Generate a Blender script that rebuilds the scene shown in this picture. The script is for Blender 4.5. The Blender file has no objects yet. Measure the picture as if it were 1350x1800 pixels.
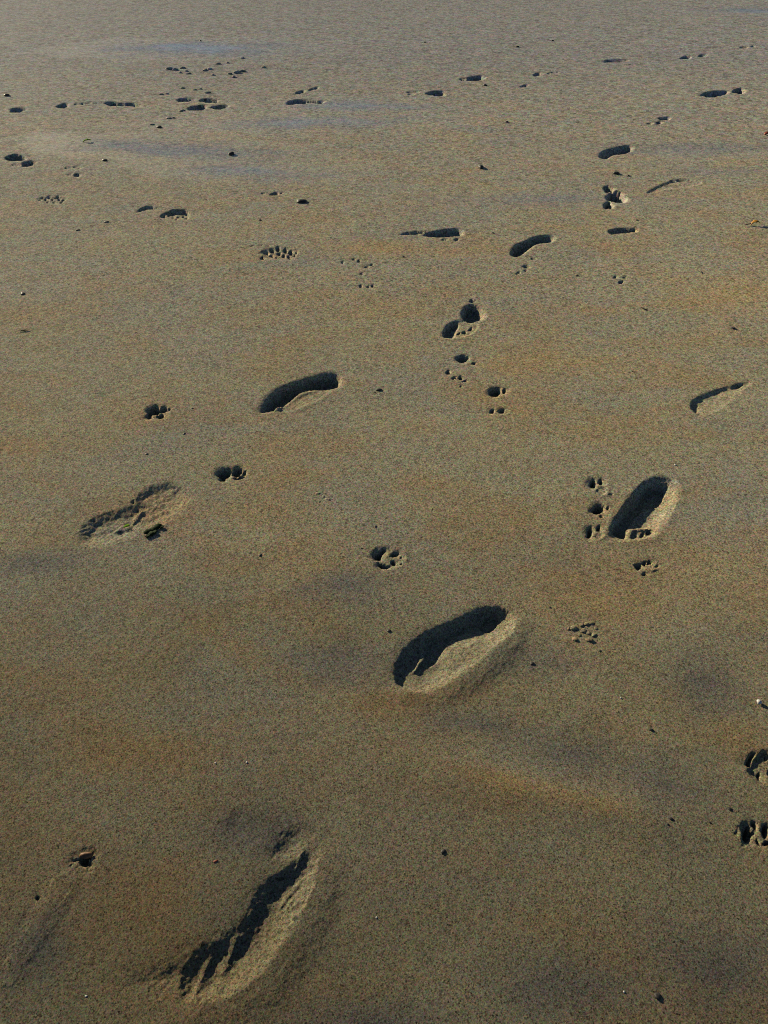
import bpy, math, random
import numpy as np

# ------------------------------------------------------------------ camera, sky, sun, exposure
scene = bpy.context.scene
COL = scene.collection
CAM_H = 1.14                       # eye height of a crouching photographer
PITCH = math.radians(38.8)
FPX, PX0, PY0 = 1351.0, 675.0, 900.0    # focal length and centre of the 1350 x 1800 photograph

cam_data = bpy.data.cameras.new("camera")
cam = bpy.data.objects.new("camera", cam_data)
COL.objects.link(cam)
cam.location = (0, 0, CAM_H)
cam.rotation_euler = (math.pi / 2 - PITCH, 0, 0)
cam_data.sensor_fit = 'VERTICAL'
cam_data.sensor_height = 36.0
cam_data.lens = FPX / 1800.0 * 36.0
cam_data.clip_start = 0.02
cam_data.clip_end = 4000
scene.camera = cam

SUN_EL = math.radians(17.0)
LX, LY = 0.70, -0.714              # ground direction in which the light travels
_l = math.hypot(LX, LY); LX /= _l; LY /= _l

world = bpy.data.worlds.new("World")
scene.world = world
world.use_nodes = True
wn = world.node_tree
wn.nodes.clear()
w_out = wn.nodes.new("ShaderNodeOutputWorld")
w_bg = wn.nodes.new("ShaderNodeBackground")
w_sky = wn.nodes.new("ShaderNodeTexSky")
w_sky.sky_type = 'NISHITA'
w_sky.sun_disc = False
w_sky.sun_elevation = SUN_EL
w_sky.sun_rotation = math.atan2(-LX, -LY)
w_sky.air_density = 0.55
w_sky.dust_density = 0.2
w_sky.ozone_density = 1.2
w_bg.inputs[1].default_value = 0.05
wn.links.new(w_sky.outputs[0], w_bg.inputs[0])
wn.links.new(w_bg.outputs[0], w_out.inputs[0])

sun_data = bpy.data.lights.new("sun", 'SUN')
sun_data.energy = 5.0
sun_data.angle = math.radians(0.55)
sun_data.color = (1.0, 0.86, 0.60)
sun = bpy.data.objects.new("sun", sun_data)
COL.objects.link(sun)
from mathutils import Vector
sun.rotation_euler = Vector((LX * math.cos(SUN_EL), LY * math.cos(SUN_EL), -math.sin(SUN_EL))).to_track_quat('-Z', 'Y').to_euler()
sun.location = (-6, 6, 5)

vs = scene.view_settings
vs.view_transform = 'Standard'
vs.look = 'None'
vs.exposure = 0.2
vs.gamma = 1.0
vs.use_curve_mapping = False
scene.render.engine = 'CYCLES'
scene.cycles.use_denoising = False
scene.cycles.max_bounces = 4
scene.cycles.diffuse_bounces = 0
scene.cycles.filter_width = 1.1

# ------------------------------------------------------------------ helpers
SP, CP = math.sin(PITCH), math.cos(PITCH)


def ground(px, py):
    """photograph position -> place on the beach (metres)"""
    px = np.asarray(px, float); py = np.asarray(py, float)
    v = (py - PY0) / FPX
    t = CAM_H / (SP + v * CP)
    return (px - PX0) / FPX * t, t * (CP - v * SP)


def tag(o, label=None, cat=None, group=None, kind=None):
    if label: o["label"] = label
    if cat: o["category"] = cat
    if group: o["group"] = group
    if kind: o["kind"] = kind
    return o


def _hash(ix, iy, seed):
    n = (ix.astype(np.int64) * 374761393 + iy.astype(np.int64) * 668265263 + seed * 1442695041) & 0xFFFFFFFF
    n = ((n ^ (n >> 13)) * 1274126177) & 0xFFFFFFFF
    n = n ^ (n >> 16)
    return (n & 0xFFFFFF).astype(np.float64) / 0xFFFFFF * 2 - 1


def vnoise(x, y, seed):
    ix = np.floor(x); iy = np.floor(y)
    fx = x - ix; fy = y - iy
    fx = fx * fx * fx * (fx * (fx * 6 - 15) + 10); fy = fy * fy * fy * (fy * (fy * 6 - 15) + 10)
    ix = ix.astype(np.int64); iy = iy.astype(np.int64)
    a = _hash(ix, iy, seed); b = _hash(ix + 1, iy, seed)
    c = _hash(ix, iy + 1, seed); d = _hash(ix + 1, iy + 1, seed)
    return (a * (1 - fx) + b * fx) * (1 - fy) + (c * (1 - fx) + d * fx) * fy


def sstep(t):
    t = np.clip(t, 0, 1)
    return t * t * (3 - 2 * t)


def smooth_closed(pts, n=5):
    """Catmull-Rom through a closed ring of points"""
    P = np.asarray(pts, float)
    p0, p1, p2, p3 = np.roll(P, 1, 0), P, np.roll(P, -1, 0), np.roll(P, -2, 0)
    out = []
    for k in range(n):
        t = k / n
        out.append(0.5 * ((2 * p1) + (p2 - p0) * t + (2 * p0 - 5 * p1 + 4 * p2 - p3) * t * t + (3 * p1 - p0 - 3 * p2 + p3) * t ** 3))
    return np.stack(out, 1).reshape(-1, 2)


def exit_distance(X, Y, poly, lx, ly):
    """how far one can walk along (lx, ly) before leaving the outline"""
    best = np.full(X.shape, 1e3)
    for (ax, ay), (bx, by) in zip(poly, np.roll(poly, -1, 0)):
        ex, ey = bx - ax, by - ay
        den = lx * ey - ly * ex
        if abs(den) < 1e-12: continue
        wx, wy = ax - X, ay - Y
        t = (wx * ey - wy * ex) / den
        u = (wx * ly - wy * lx) / den
        best = np.where((t > 0) & (u >= 0) & (u <= 1) & (t < best), t, best)
    return best


def sdf(X, Y, poly):
    """signed distance (inside positive) and outward unit direction"""
    best = np.full(X.shape, 1e9); nx = np.zeros_like(X); ny = np.zeros_like(X)
    inside = np.zeros(X.shape, bool)
    A = poly; B = np.roll(poly, -1, 0)
    for (ax, ay), (bx, by) in zip(A, B):
        ex, ey = bx - ax, by - ay
        l2 = ex * ex + ey * ey + 1e-18
        t = np.clip(((X - ax) * ex + (Y - ay) * ey) / l2, 0, 1)
        qx = ax + t * ex - X; qy = ay + t * ey - Y
        d = qx * qx + qy * qy
        m = d < best
        best = np.where(m, d, best); nx = np.where(m, qx, nx); ny = np.where(m, qy, ny)
        c = (ay > Y) != (by > Y)
        if c.any():
            xi = ax + (Y - ay) * ex / (ey if abs(ey) > 1e-12 else 1e-12)
            inside ^= c & (X < xi)
    best = np.sqrt(best)
    s = np.where(inside, 1.0, -1.0)
    r = np.maximum(best, 1e-6)
    return best * s, nx / r * s, ny / r * s


# ------------------------------------------------------------------ shapes pressed into the sand
def P(*c):
    """outline of a hollow through photograph positions"""
    pts = [(c[i], c[i + 1]) for i in range(0, len(c), 2)]
    q = smooth_closed(pts)
    x, y = ground(q[:, 0], q[:, 1])
    return np.stack([x, y], 1)


def E(cx, cy, rx, ry, ang=0, lump=0.12, seed=None):
    """an uneven oval hollow"""
    r = random.Random(seed if seed is not None else int(cx * 7 + cy * 13))
    ph = [r.uniform(0, 6.28) for _ in range(3)]
    a = np.linspace(0, 2 * math.pi, 26, endpoint=False)
    k = 1 + lump * (np.sin(2 * a + ph[0]) * .6 + np.sin(3 * a + ph[1]) * .6 + np.sin(5 * a + ph[2]) * .35)
    ca, sa = math.cos(math.radians(ang)), math.sin(math.radians(ang))
    u, v = rx * k * np.cos(a), ry * k * np.sin(a)
    x, y = ground(cx + u * ca - v * sa, cy + u * sa + v * ca)
    return np.stack([x, y], 1)


def LINE(*c, w=2.0):
    """a thin crack or ridge along photograph positions"""
    pts = np.array([(c[i], c[i + 1]) for i in range(0, len(c), 2)], float)
    d = np.gradient(pts, axis=0)
    n = np.stack([-d[:, 1], d[:, 0]], 1); n /= np.linalg.norm(n, axis=1, keepdims=True) + 1e-9
    tw = w * np.sin(np.linspace(0.15, math.pi - 0.15, len(pts)))[:, None]
    ring = np.concatenate([pts + n * tw, (pts - n * tw)[::-1]])
    x, y = ground(ring[:, 0], ring[:, 1])
    return np.stack([x, y], 1)


def S(poly, depth, wall=None, gentle=2.5, tilt=0.15, part=None, ragged=None, rough=0.6, ramp=0, soft=.18, sh=14, bank=False):
    """depth, wall, ragged, rough, ramp in millimetres; negative depth is a raised lump;
    ramp = length of the long slope on the side away from the sun, soft/sh = share and width of the sagging shoulder"""
    if depth > 8 and not ramp: depth *= 1.22
    return dict(bank=bank, ramp=(ramp or abs(depth) * gentle * .8) / 1000, soft=soft, sh=sh / 1000, poly=poly, depth=depth / 1000, wall=(wall if wall else max(3.0, abs(depth) * 0.45)) / 1000,
                gentle=gentle, tilt=tilt, part=part, ragged=(1.6 if ragged is None else ragged) / 1000, rough=rough / 1000)


MARKS = []


def mark(name, cat, label, stamps, rim=1.5, rimw=18, group=None):
    MARKS.append(dict(name=name, cat=cat, label=label, stamps=stamps, rim=rim / 1000, rimw=rimw / 1000, group=group))


def footprint(label, stamps, **k):
    mark('footprint', 'footprint', label, stamps, group='bare footprints crossing the wet sand', **k)


def paw(label, stamps, **k):
    for s in stamps:
        if s['depth'] > .005: s['depth'] *= 1.35; s['ramp'] *= .7; s['ragged'] *= 1.9
    mark('paw_print', 'paw print', label, stamps, group='dog paw prints between the footprints', **k)


def shoe(label, stamps, **k):
    mark('shoe_print', 'shoe print', label, stamps, group='shoe prints farther up the beach', **k)


# --- bare footprints, near to far
footprint('large blurred footprint nearest the camera with a bright sunlit bank on its side', [
    S(P(306,1690, 350,1648, 404,1622, 434,1580, 450,1546, 480,1524, 540,1486, 562,1500, 552,1560, 506,1640, 456,1708, 404,1748, 340,1758, 304,1740), 10.8, 36, 2.3, .0, 'sole', 4, 1.1, ramp=42, soft=.3, sh=30, bank=True),
    S(P(196,1728, 262,1684, 330,1654, 396,1630, 412,1674, 380,1728, 330,1752, 262,1748), 6, 50, 1.4, .1, None, 5, .7, ramp=60, soft=.4, sh=36),
    S(P(466,1500, 476,1466, 506,1446, 540,1452, 548,1478, 528,1506, 492,1522), 5.5, 34, 1.6, .1, 'toe_hollow', 5, 1.3, ramp=40, soft=.4, sh=20),
    S(E(418, 1452, 32, 26, 20), 3.5, 40, 1.4, .1, None, 4, .4, ramp=40, soft=.4, sh=20),
    S(P(478,1532, 494,1525, 512,1523, 531,1508, 533,1518, 512,1538, 490,1544), 14, 10, 1.4, .1, None, 2.5, .8, ramp=14),
    S(LINE(352,1756, 408,1742, 462,1704, 520,1622, 552,1552, 562,1506, w=24), -7, 88, 1, 0, 'pushed_up_bank', 4, .3),
    S(LINE(338,1744, 348,1712, 356,1692, 366,1672, w=7), -3.6, 16, 1, 0, 'sand_ridge', 2.5, .4),
    S(LINE(390,1696, 399,1672, 407,1654, 416,1634, w=7), -4, 15, 1, 0, 'sand_ridge', 2.5, .4),
    S(LINE(486,1590, 502,1566, 518,1548, 534,1532, w=4), -1.6, 6, 1, 0, None, 2, .3),
    S(LINE(500,1590, 516,1568, 530,1552, w=3), -1.4, 6, 1, 0, None, 2, .3),
    S(LINE(520,1516, 526,1500, 534,1488, w=3), -2, 5, 1, 0, None, 1.5, .3),
], rim=.6, rimw=40)

footprint('deep footprint in the middle with dark heel and pale smooth instep', [
    S(P(690,1186, 698,1150, 736,1114, 798,1088, 840,1069, 874,1063, 900,1076, 910,1096, 898,1116, 868,1140, 842,1166, 808,1188, 782,1208, 744,1218, 708,1210), 17, 26, 2.2, .0, 'sole', 3, .7, ramp=56, soft=.2, sh=24, bank=True),
    S(P(736,1150, 742,1116, 772,1100, 806,1086, 842,1069, 872,1065, 886,1076, 880,1098, 864,1108, 834,1106, 806,1116, 790,1138, 774,1162, 752,1170), 23, 16, 1.8, .05, 'deep_hollow', 2, .7, ramp=20, soft=.25, sh=14),
    S(P(693,1180, 702,1150, 736,1122, 760,1112, 764,1140, 744,1168, 722,1192, 704,1198), 12, 18, 1.8, .05, 'forefoot', 3, .8, ramp=40, soft=.3, sh=16),
    S(P(838,1092, 850,1072, 872,1067, 886,1078, 878,1098, 858,1107), 28, 12, 1.8, .05, 'heel', 1.5, .6, ramp=14),
    S(LINE(716,1212, 772,1206, 820,1184, 862,1150, 894,1122, 910,1096, w=20), -7, 76, 1, 0, 'pushed_up_bank', 4, .3),
    S(E(812, 1140, 36, 17, -32, .05), -9, 42, 1, 0, 'instep_mound', 2, .3),
    S(E(720, 1184, 20, 17, 0, .05), -5, 30, 1, 0, None, 3, .5),
    S(LINE(728,1172, 740,1152, 750,1144, w=5), -5, 8, 1, 0, 'sand_ridge', 2, .4),
    S(LINE(852,1143, 856,1132, 863,1122, w=1.5), 4, 2, 1, 0, 'crack', .8, .1, ramp=2, soft=0),
    S(LINE(798,1178, 808,1174, 818,1170, w=1.4), 4, 2, 1, 0, 'crack', .8, .1, ramp=2, soft=0),
    S(E(803, 1146, 3.4, 2.2, -20), 4, 2, 1, 0, None, .5, .1, ramp=2, soft=0),
    S(E(816, 1160, 3, 1.6, -20), 3, 2, 1, 0, None, .5, .1, ramp=2, soft=0),
], rim=.8, rimw=30)

footprint('shallow washed out footprint beside a scrap of green seaweed', [
    S(P(136,950, 148,922, 180,904, 216,894, 244,882, 262,892, 268,912, 240,940, 196,958, 152,962), 7.0, 30, 1.5, .15, 'forefoot', 5, 2.2, ramp=50, soft=.35, sh=16),
    S(P(232,890, 246,866, 270,853, 302,848, 326,858, 335,878, 316,902, 276,928, 244,934, 236,912), 6.6, 28, 1.8, .2, 'heel', 5, 2.2, ramp=50, soft=.35, sh=16),
    S(P(236,936, 244,912, 260,897, 290,880, 310,866, 312,872, 290,892, 268,908, 254,926), 7.5, 16, 1.3, .1, None, 4, .9, ramp=24),
    S(P(140,946, 152,924, 184,908, 204,900, 196,922, 176,944, 154,954), 7.6, 22, 1.3, .1, None, 4, .8, ramp=30),
    S(LINE(232,920, 240,908, 250,898, w=5), -4, 7, 1, 0, 'sand_ridge', 2.5, .5),
    S(LINE(200,934, 216,926, 230,926, w=5), -3, 7, 1, 0, None, 2.5, .5),
    S(LINE(315,892, 326,884, 333,874, w=1.3), 4, 2.5, 1, 0, 'crack', 1, .2, ramp=2, soft=0),
    S(E(234, 883, 4, 3, 0), 6, 3, 1, 0, None, .5, .2),
], rim=1.6, rimw=18)

footprint('crisp footprint with separate toe dents and three paw dents beside it', [
    S(P(1075,930, 1088,906, 1108,880, 1130,856, 1148,845, 1176,847, 1188,862, 1182,886, 1168,908, 1156,926, 1136,928, 1112,930, 1104,945, 1088,944), 18, 10, 2.2, .05, 'sole', 2.5, 1.0, ramp=36, soft=.25, sh=12),
    S(P(1124,866, 1136,850, 1156,846, 1175,850, 1173,868, 1163,883, 1140,886, 1120,884), 31, 10, 1.6, .05, 'heel', 2, .8, ramp=12),
    S(P(1076,930, 1090,906, 1110,882, 1132,874, 1136,888, 1118,908, 1106,928, 1102,943, 1088,942), 25, 9, 1.3, .05, 'toe', 2, .8, ramp=10),
    S(P(1106,944, 1112,926, 1134,924, 1158,918, 1154,936, 1132,946), 8, 9, 1.4, .05, None, 2, .8, ramp=14),
    S(E(1120, 938, 5.5, 4.2, -10), 14, 4, 1.2, 0, 'toe', .8, .3),
    S(E(1132, 936, 6.2, 5.5, -10), 19, 4, 1.2, 0, 'toe', .8, .3),
    S(E(1143, 932, 7.5, 5, -15), 19, 4, 1.2, 0, 'toe', .8, .3),
    S(LINE(1172,852, 1180,856, 1186,866, w=1.6), 5, 2, 1, 0, 'crack', .6, .1),
    S(P(1070,936, 1088,898, 1124,852, 1152,838, 1186,842, 1197,864, 1186,892, 1172,916, 1156,938, 1116,948, 1084,948), 5, 16, 1.6, .2, None, 3, .8, ramp=24),
], rim=2.5, rimw=22)

footprint('dark narrow curved footprint pointing left, left of the paw prints', [
    S(P(459,724, 468,704, 488,685, 528,670, 560,660, 584,656, 599,664, 597,678, 580,684, 550,686, 530,690, 514,702, 496,716, 478,722), 44, 21, 1.5, .05, 'sole', 2.5, .8, ramp=10, soft=.2, sh=18),
    S(E(579, 668, 15, 10, -10), 38, 17, 1.5, .1, 'heel', 1.5, .6),
    S(P(486,724, 516,700, 552,686, 586,684, 566,700, 540,712, 508,724), 4, 16, 2.0, .1, None, 2, .5, ramp=60, soft=.4),
    S(LINE(483,722, 490,718, 496,716, w=2), -7, 4, 1, 0, 'sand_ridge', 1, .2),
], rim=2.5, rimw=26)

footprint('faint footprint at the right edge with a thin dark outer line', [
    S(P(1213,712, 1226,698, 1250,688, 1284,678, 1312,671, 1320,676, 1296,692, 1282,706, 1258,724, 1228,732), 6.2, 14, 4.0, .1, 'sole', 3, 1.6, ramp=70, soft=.35, sh=16),
    S(E(1298, 679, 16, 4.5, -14), 9, 12, 2, .2, 'heel', 1.5, .8),
    S(E(1224, 716, 11, 10, 0), 7, 10, 2, .2, 'forefoot', 2.5, 1.5),
    S(LINE(1222,726, 1232,731, 1246,730, w=1.4), 4, 3, 1, 0, 'crack', 1, .2),
], rim=2, rimw=22)

footprint('footprint split into a round dark heel and a small toe crescent', [
    S(E(832, 551, 21, 14, -8), 29, 9, 1.5, .12, 'heel', 1.8, .8),
    S(P(779,590, 784,575, 798,566, 808,568, 806,578, 800,592, 788,594), 17, 7, 1.6, .2, 'forefoot', 1.5, .7),
    S(P(780,590, 786,572, 806,562, 838,566, 840,578, 826,589, 800,594), 4, 9, 1.6, .2, None, 1.5, .7),
    S(E(807, 586, 4, 2.5, -10), 9, 3, 1.2, 0, 'toe', .8, .3),
    S(E(817, 583, 4.5, 3, -10), 11, 3, 1.2, 0, 'toe', .8, .3),
    S(E(828, 577, 4.5, 3, -10), 11, 3, 1.2, 0, 'toe', .8, .3),
    S(E(831, 529, 6, 2.5, 0), 7, 4, 1.2, 0, None, .8, .3),
], rim=2.5, rimw=22)

footprint('slender kidney shaped footprint above the round heel print', [
    S(P(898,446, 904,433, 922,425, 942,416, 966,414, 976,420, 966,426, 944,429, 930,439, 916,449, 904,451), 32, 18, 1.6, .15, 'sole', 2, .8),
    S(E(956, 420, 14, 6, -6), 33, 18, 1.5, .1, 'heel', 1.5, .6),
], rim=2.5, rimw=24)

footprint('ragged forked footprint with sharp corners on the right', [
    S(E(1085, 347, 16.5, 10, 4, .2), 38, 14, 1.0, .05, 'heel', 3, 1.2),
    S(E(1070, 361, 9, 6, -20, .2), 32, 14, 1.0, .05, 'forefoot', 3, 1.0),
    S(E(1070, 333, 9, 5.5, 20, .2), 26, 12, 1.0, .05, 'toe', 3, 1.0),
], rim=3, rimw=26)

footprint('dark sausage shaped footprint on the right above the forked one', [
    S(P(1053,273, 1060,264, 1085,258, 1108,255, 1114,261, 1100,268, 1080,271, 1068,279, 1057,278), 40, 28, 1.5, .1, 'sole', 2.5, 1.0)],
    rim=3, rimw=30)

footprint('long low footprint with a crumbled lower edge in the centre', [
    S(P(744,412, 770,406, 800,403, 814,407, 812,414, 786,417, 756,417), 24, 20, 1.7, .2, 'sole', 3.5, 2.2),
    S(LINE(702,414, 718,411, 736,410, 754,409, w=2.5), 9, 6, 1.5, .1, 'outer_edge', 3, 1.5),
    S(E(782, 422, 6, 1.6, -4), 8, 5, 1.4, 0, None, 1, .5),
    S(E(803, 422, 5, 1.8, -12), 9, 5, 1.4, 0, None, 1, .5)], rim=3, rimw=30)

footprint('short flat dark footprint below the forked one', [
    S(P(1070,405, 1086,401, 1104,402, 1119,402, 1121,407, 1104,409, 1086,410, 1074,411), 19, 18, 1.6, .2, None, 4, 2.0)], rim=2.5, rimw=26)

footprint('thin curved footprint edge on the right with a pale lower side', [
    S(P(1136,338, 1156,327, 1178,319, 1206,316, 1226,317, 1234,323, 1206,330, 1172,333, 1146,340), 4.5, 14, 3.5, .2, 'sole', 3, 1.2),
    S(LINE(1168,323, 1184,318, 1204,317, 1222,316, w=1.6), 8, 7, 1.5, .1, 'outer_edge', 3, 1.0)], rim=2, rimw=26)

footprint('oval dark heel dent at the left edge', [
    S(E(27, 277.5, 17, 5.6, 1), 34, 13, 1.5, .1, 'heel', 2.5, 1),
    S(E(50, 288, 12, 5, -8), 13, 8, 1.4, .1, 'forefoot', 3, 3.5),
    S(E(30, 290, 9, 2.4, 0), 6, 8, 1.4, .1, None, 3, 2)], rim=2.5, rimw=28)

FAR = [
    ('small dark footprint closest to the left edge in the far row', [(31, 193.5, 17, 3.4, -4, 26)]),
    ('far footprint drawn out into a thin tail towards the right', [(110, 186, 13, 3.3, -9, 24), (145, 182, 16, 1.5, -6, 8), (172, 180.5, 12, 1.2, 3, 6)]),
    ('long straight far footprint right of the one with the tail', [(202, 182.8, 19, 3.2, 2, 27), (232, 184.4, 18, 2.4, 3, 20)]),
    ('upper footprint of the left pair in the far cluster', [(326, 175.5, 16, 3.2, -4, 24), (368, 177, 20, 2.8, 1, 22)]),
    ('lower wider footprint of the far cluster', [(348, 189.5, 18, 4.4, -3, 30), (387, 188, 17, 3, -3, 23)]),
    ('long dark far footprint under the short broken one', [(524, 179.3, 21, 4, -4, 29), (555, 179, 16, 2.4, 3, 20)]),
    ('short broken far footprint sloping up to the right', [(528, 162, 9, 2.4, -10, 16), (552, 156, 11, 1.5, -14, 10)]),
    ('stubby dark far footprint right of two faint dashes', [(768, 164.3, 20, 3.6, 1, 28)]),
    ('two faint dashes left of the stubby far footprint', [(727, 161.5, 11, 1.3, 1, 9), (722, 166, 8, 1.2, -4, 7)]),
    ('far footprint with a pointed left end above the stubby one', [(836, 138.3, 21, 3.6, -4, 27), (814, 139.5, 9, 1.5, 0, 10)]),
    ('tiny far footprint in the row with a faint tail', [(946, 131, 9, 2.3, -8, 20), (972, 128, 12, 1, -6, 6)]),
    ('tiny slanted far footprint below the one with the faint tail', [(922, 151.5, 9, 1.7, -12, 14)]),
    ('thin ruler straight far footprint at the upper right', [(1081, 107, 27, 1.9, -2, 21)]),
    ('pair of short far dents at the upper right', [(1206, 101.5, 11, 2.5, -6, 21), (1236, 97.4, 8, 1.6, -4, 14)]),
    ('broad dark far footprint near the right edge', [(1257, 165, 27, 4.6, -7, 32), (1300, 160, 12, 4.6, 4, 26)]),
    ('small far dent with crumbs to the left below the broad one', [(1169, 208.7, 11, 2.5, 1, 22), (1159, 216, 6, 2, 0, 14), (1143, 217, 7, 1.3, 0, 6)]),
    ('thin far line of prints at the right edge top', [(1312, 83, 16, 1, -6, 8)]),
]
for lab, st in FAR:
    mark('footprint', 'footprint', lab,
         [S(E(a, b, rx, ry, an, .16), d * 1.45, max(14, d * 1.3), 1.2, .12, (['heel', 'forefoot', 'toe'][i] if len(st) > 1 else None), 4, 1.2)
          for i, (a, b, rx, ry, an, d) in enumerate(st)], rim=3, rimw=30, group='bare footprints crossing the wet sand')

# --- shoe prints with a tread
shoe('oval shoe print with rows of round tread dents', [
    S(E(493, 445, 33, 10, 4), 3, 6, 1.5, .1, None, 3, 1.0),
    S(LINE(432,438, 446,432, 462,432, 478,434, w=1), 4, 3, 1, 0, None, 2, .5)] +
    [S(E(x, y, rx, ry, 10), 11, 4, 1.2, 0, 'tread_dent', .8, .3) for x, y, rx, ry in
     [(462,454,4,2), (468,444,6,3.2), (479,441,4.5,4), (489,438,4.5,3.6), (491,446,4,3), (502,440.5,4.2,3.8), (512,444,4.2,4), (499,450,3,3), (508,451,3.4,2.4),
      (518,449,3,2.6), (478,450,4.5,2), (486,452,3,1.6), (511,455,3,1.4), (522,444,2.5,1.6)]], rim=1.5)
shoe('shoe print with a dark upper edge and crumbled tread below it', [
    S(P(294,374, 304,369, 320,368.5, 332,372, 330,377, 316,375, 300,377), 18, 8, 1.4, .1, 'heel', 3, 2.0),
    S(P(281,380, 296,372, 330,373, 332,381, 312,384, 290,384), 7, 7, 1.4, .1, None, 3, 2.5)] +
    [S(E(x, y, 3.4, 2, 0), 10, 4, 1.2, 0, 'tread_dent', 1, .4) for x, y in [(288,379), (296,377), (305,380), (314,380), (322,379), (328,383), (310,384)]], rim=2)
shoe('thin bowed shoe edge mark left of the crumbled shoe print', [
    S(LINE(239,373, 246,369, 256,366, 266,365, 278,367, w=2.6), 13, 6, 1.6, .1, None, 2.5, .8)], rim=2)
shoe('faint speckled shoe print near the left edge', [
    S(E(91, 351, 25, 6.5, 0), 3, 6, 1.4, .1, None, 2, 1.0)] +
    [S(E(x, y, 3, 1.8, 0), 9, 4, 1.2, 0, 'tread_dent', 1, .4) for x, y in
     [(70,351), (74,347), (80,350), (86,346), (92,350), (98,347), (104,350), (112,351), (108,355), (95,355), (84,355), (102,346)]], rim=1.2)

# --- paw prints
paw('four lobed paw print left of the curved dark footprint', [
    S(E(271, 722, 12, 8, -20), 17, 6, 1.4, .1, 'pad', 1.5, .8), S(E(262, 732, 6, 4.5, -5), 13, 4, 1.3, 0, 'toe', 1, .5),
    S(E(287, 721, 8.5, 5, -8), 15, 5, 1.3, 0, 'toe', 1, .5), S(E(282, 732.5, 7, 3.8, -10), 12, 4, 1.3, 0, 'toe', 1, .5),
    S(E(297, 721, 4, 3, -30), 8, 3, 1.2, 0, 'toe', 1, .4)], rim=2.5, rimw=14)
paw('two part paw print above the washed out footprint', [
    S(E(395, 832, 12.5, 9.5, -12), 19, 6, 1.3, .1, 'pad', 1.5, .6), S(E(417, 830, 10, 7.5, -5), 17, 5, 1.3, .1, 'toe', 1.2, .6),
    S(E(391, 842, 6, 4, 10), 13, 4, 1.2, 0, 'toe', 1, .5), S(E(420, 840, 11, 2.8, -10), 9, 4, 1.3, 0, 'toe', 1.5, .7),
    S(E(430, 832, 4, 5, 0), 8, 4, 1.3, 0, 'toe', 1, .5)], rim=3, rimw=14)
paw('ring shaped paw print with an untouched middle', [
    S(P(657,977, 664,968, 676,964, 680,966, 674,974, 670,984, 660,983), 16, 5, 1.4, .1, 'pad', 1, .5),
    S(E(694, 974.5, 8, 3.8, -18), 13, 4, 1.3, 0, 'toe', .8, .4),
    S(LINE(664,985, 666,991, 672,995, 680,997, 688,995, w=4), 11, 4, 1.3, 0, 'toe', .8, .4),
    S(E(692, 989, 5, 5, 30), 11, 4, 1.3, 0, 'toe', .8, .4), S(E(705, 979, 2.5, 2, 0), 6, 3, 1.2, 0, 'claw_mark', .5, .2),
    S(E(705, 992, 2, 2.4, 0), 6, 3, 1.2, 0, 'claw_mark', .5, .2),
    S(E(683, 981, 27, 19, 0), 2, 8, 1.4, .3, None, 1.5, .6)], rim=2.5, rimw=14)
paw('topmost of the three paw dents beside the crisp footprint', [
    S(E(1043, 850, 7, 7.5, 20), 15, 5, 1.3, .1, 'pad', 1, .5), S(E(1056, 847, 5, 4.5, -10), 11, 4, 1.3, 0, 'toe', 1, .4),
    S(E(1058, 862, 12, 8, 0), 3, 8, 1.6, .3, None, 1.5, .5), S(E(1074, 869, 4, 1.5, 0), 4, 3, 1, 0, 'claw_mark', .6, .2)], rim=2.5, rimw=12)
paw('middle one of the three paw dents beside the crisp footprint', [
    S(E(1052, 894, 10.5, 8.5, 0), 17, 5, 1.4, .1, 'pad', 1.2, .5), S(E(1069, 893, 2.5, 3.5, 0), 8, 3, 1.2, 0, 'claw_mark', .6, .2),
    S(E(1057, 906, 4, 2.4, 20), 7, 3, 1.2, 0, 'claw_mark', .6, .2)], rim=3, rimw=14)
paw('lowest of the three paw dents beside the crisp footprint', [
    S(E(1038, 934, 6, 10, 8), 16, 5, 1.4, .1, 'pad', 1.2, .5), S(E(1053, 927, 4.5, 5, 0), 11, 4, 1.3, 0, 'toe', 1, .4),
    S(E(1052, 940, 9, 6, 0), 3, 6, 1.6, .3, None, 1.5, .5)], rim=3, rimw=14)
paw('small crumbly paw print below the crisp footprint', [
    S(E(1123, 994, 7, 6, 30), 8, 4, 1.4, .1, 'pad', 2, 1.0), S(E(1133, 988, 5, 4, 0), 8, 4, 1.3, 0, 'toe', 1, .6),
    S(E(1142, 987, 5, 3.5, 0), 8, 3, 1.3, 0, 'toe', 1, .6), S(E(1157, 993, 5, 2, 0), 5, 3, 1.2, 0, 'toe', 1, .5),
    S(E(1133, 1007, 4, 3, 0), 6, 3, 1.2, 0, 'toe', 1, .5), S(LINE(1135,1000, 1147,1001, 1158,998, w=2.5), -2, 5, 1, 0, 'sand_ridge', 1, .3)], rim=2, rimw=12)
paw('paw print with a large pad and two dots below it', [
    S(E(871, 690, 11, 7.5, -12), 18, 5, 1.3, .1, 'pad', 1.2, .6), S(E(887, 688, 4, 4, 0), 12, 4, 1.2, 0, 'toe', .8, .4),
    S(E(865, 724, 4.5, 3.4, 10), 12, 4, 1.2, 0, 'toe', .8, .4), S(E(882, 724, 7, 3.4, -4), 12, 4, 1.2, 0, 'toe', .8, .4)], rim=2.5, rimw=12)
paw('small square paw dent below the round heel print', [
    S(E(813, 631, 11, 5.5, 4), 15, 5, 1.3, .1, 'pad', 1.5, .6), S(E(833, 640, 4.5, 1.6, 0), 8, 3, 1.2, 0, 'toe', .8, .4)], rim=2.5, rimw=14)
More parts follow.
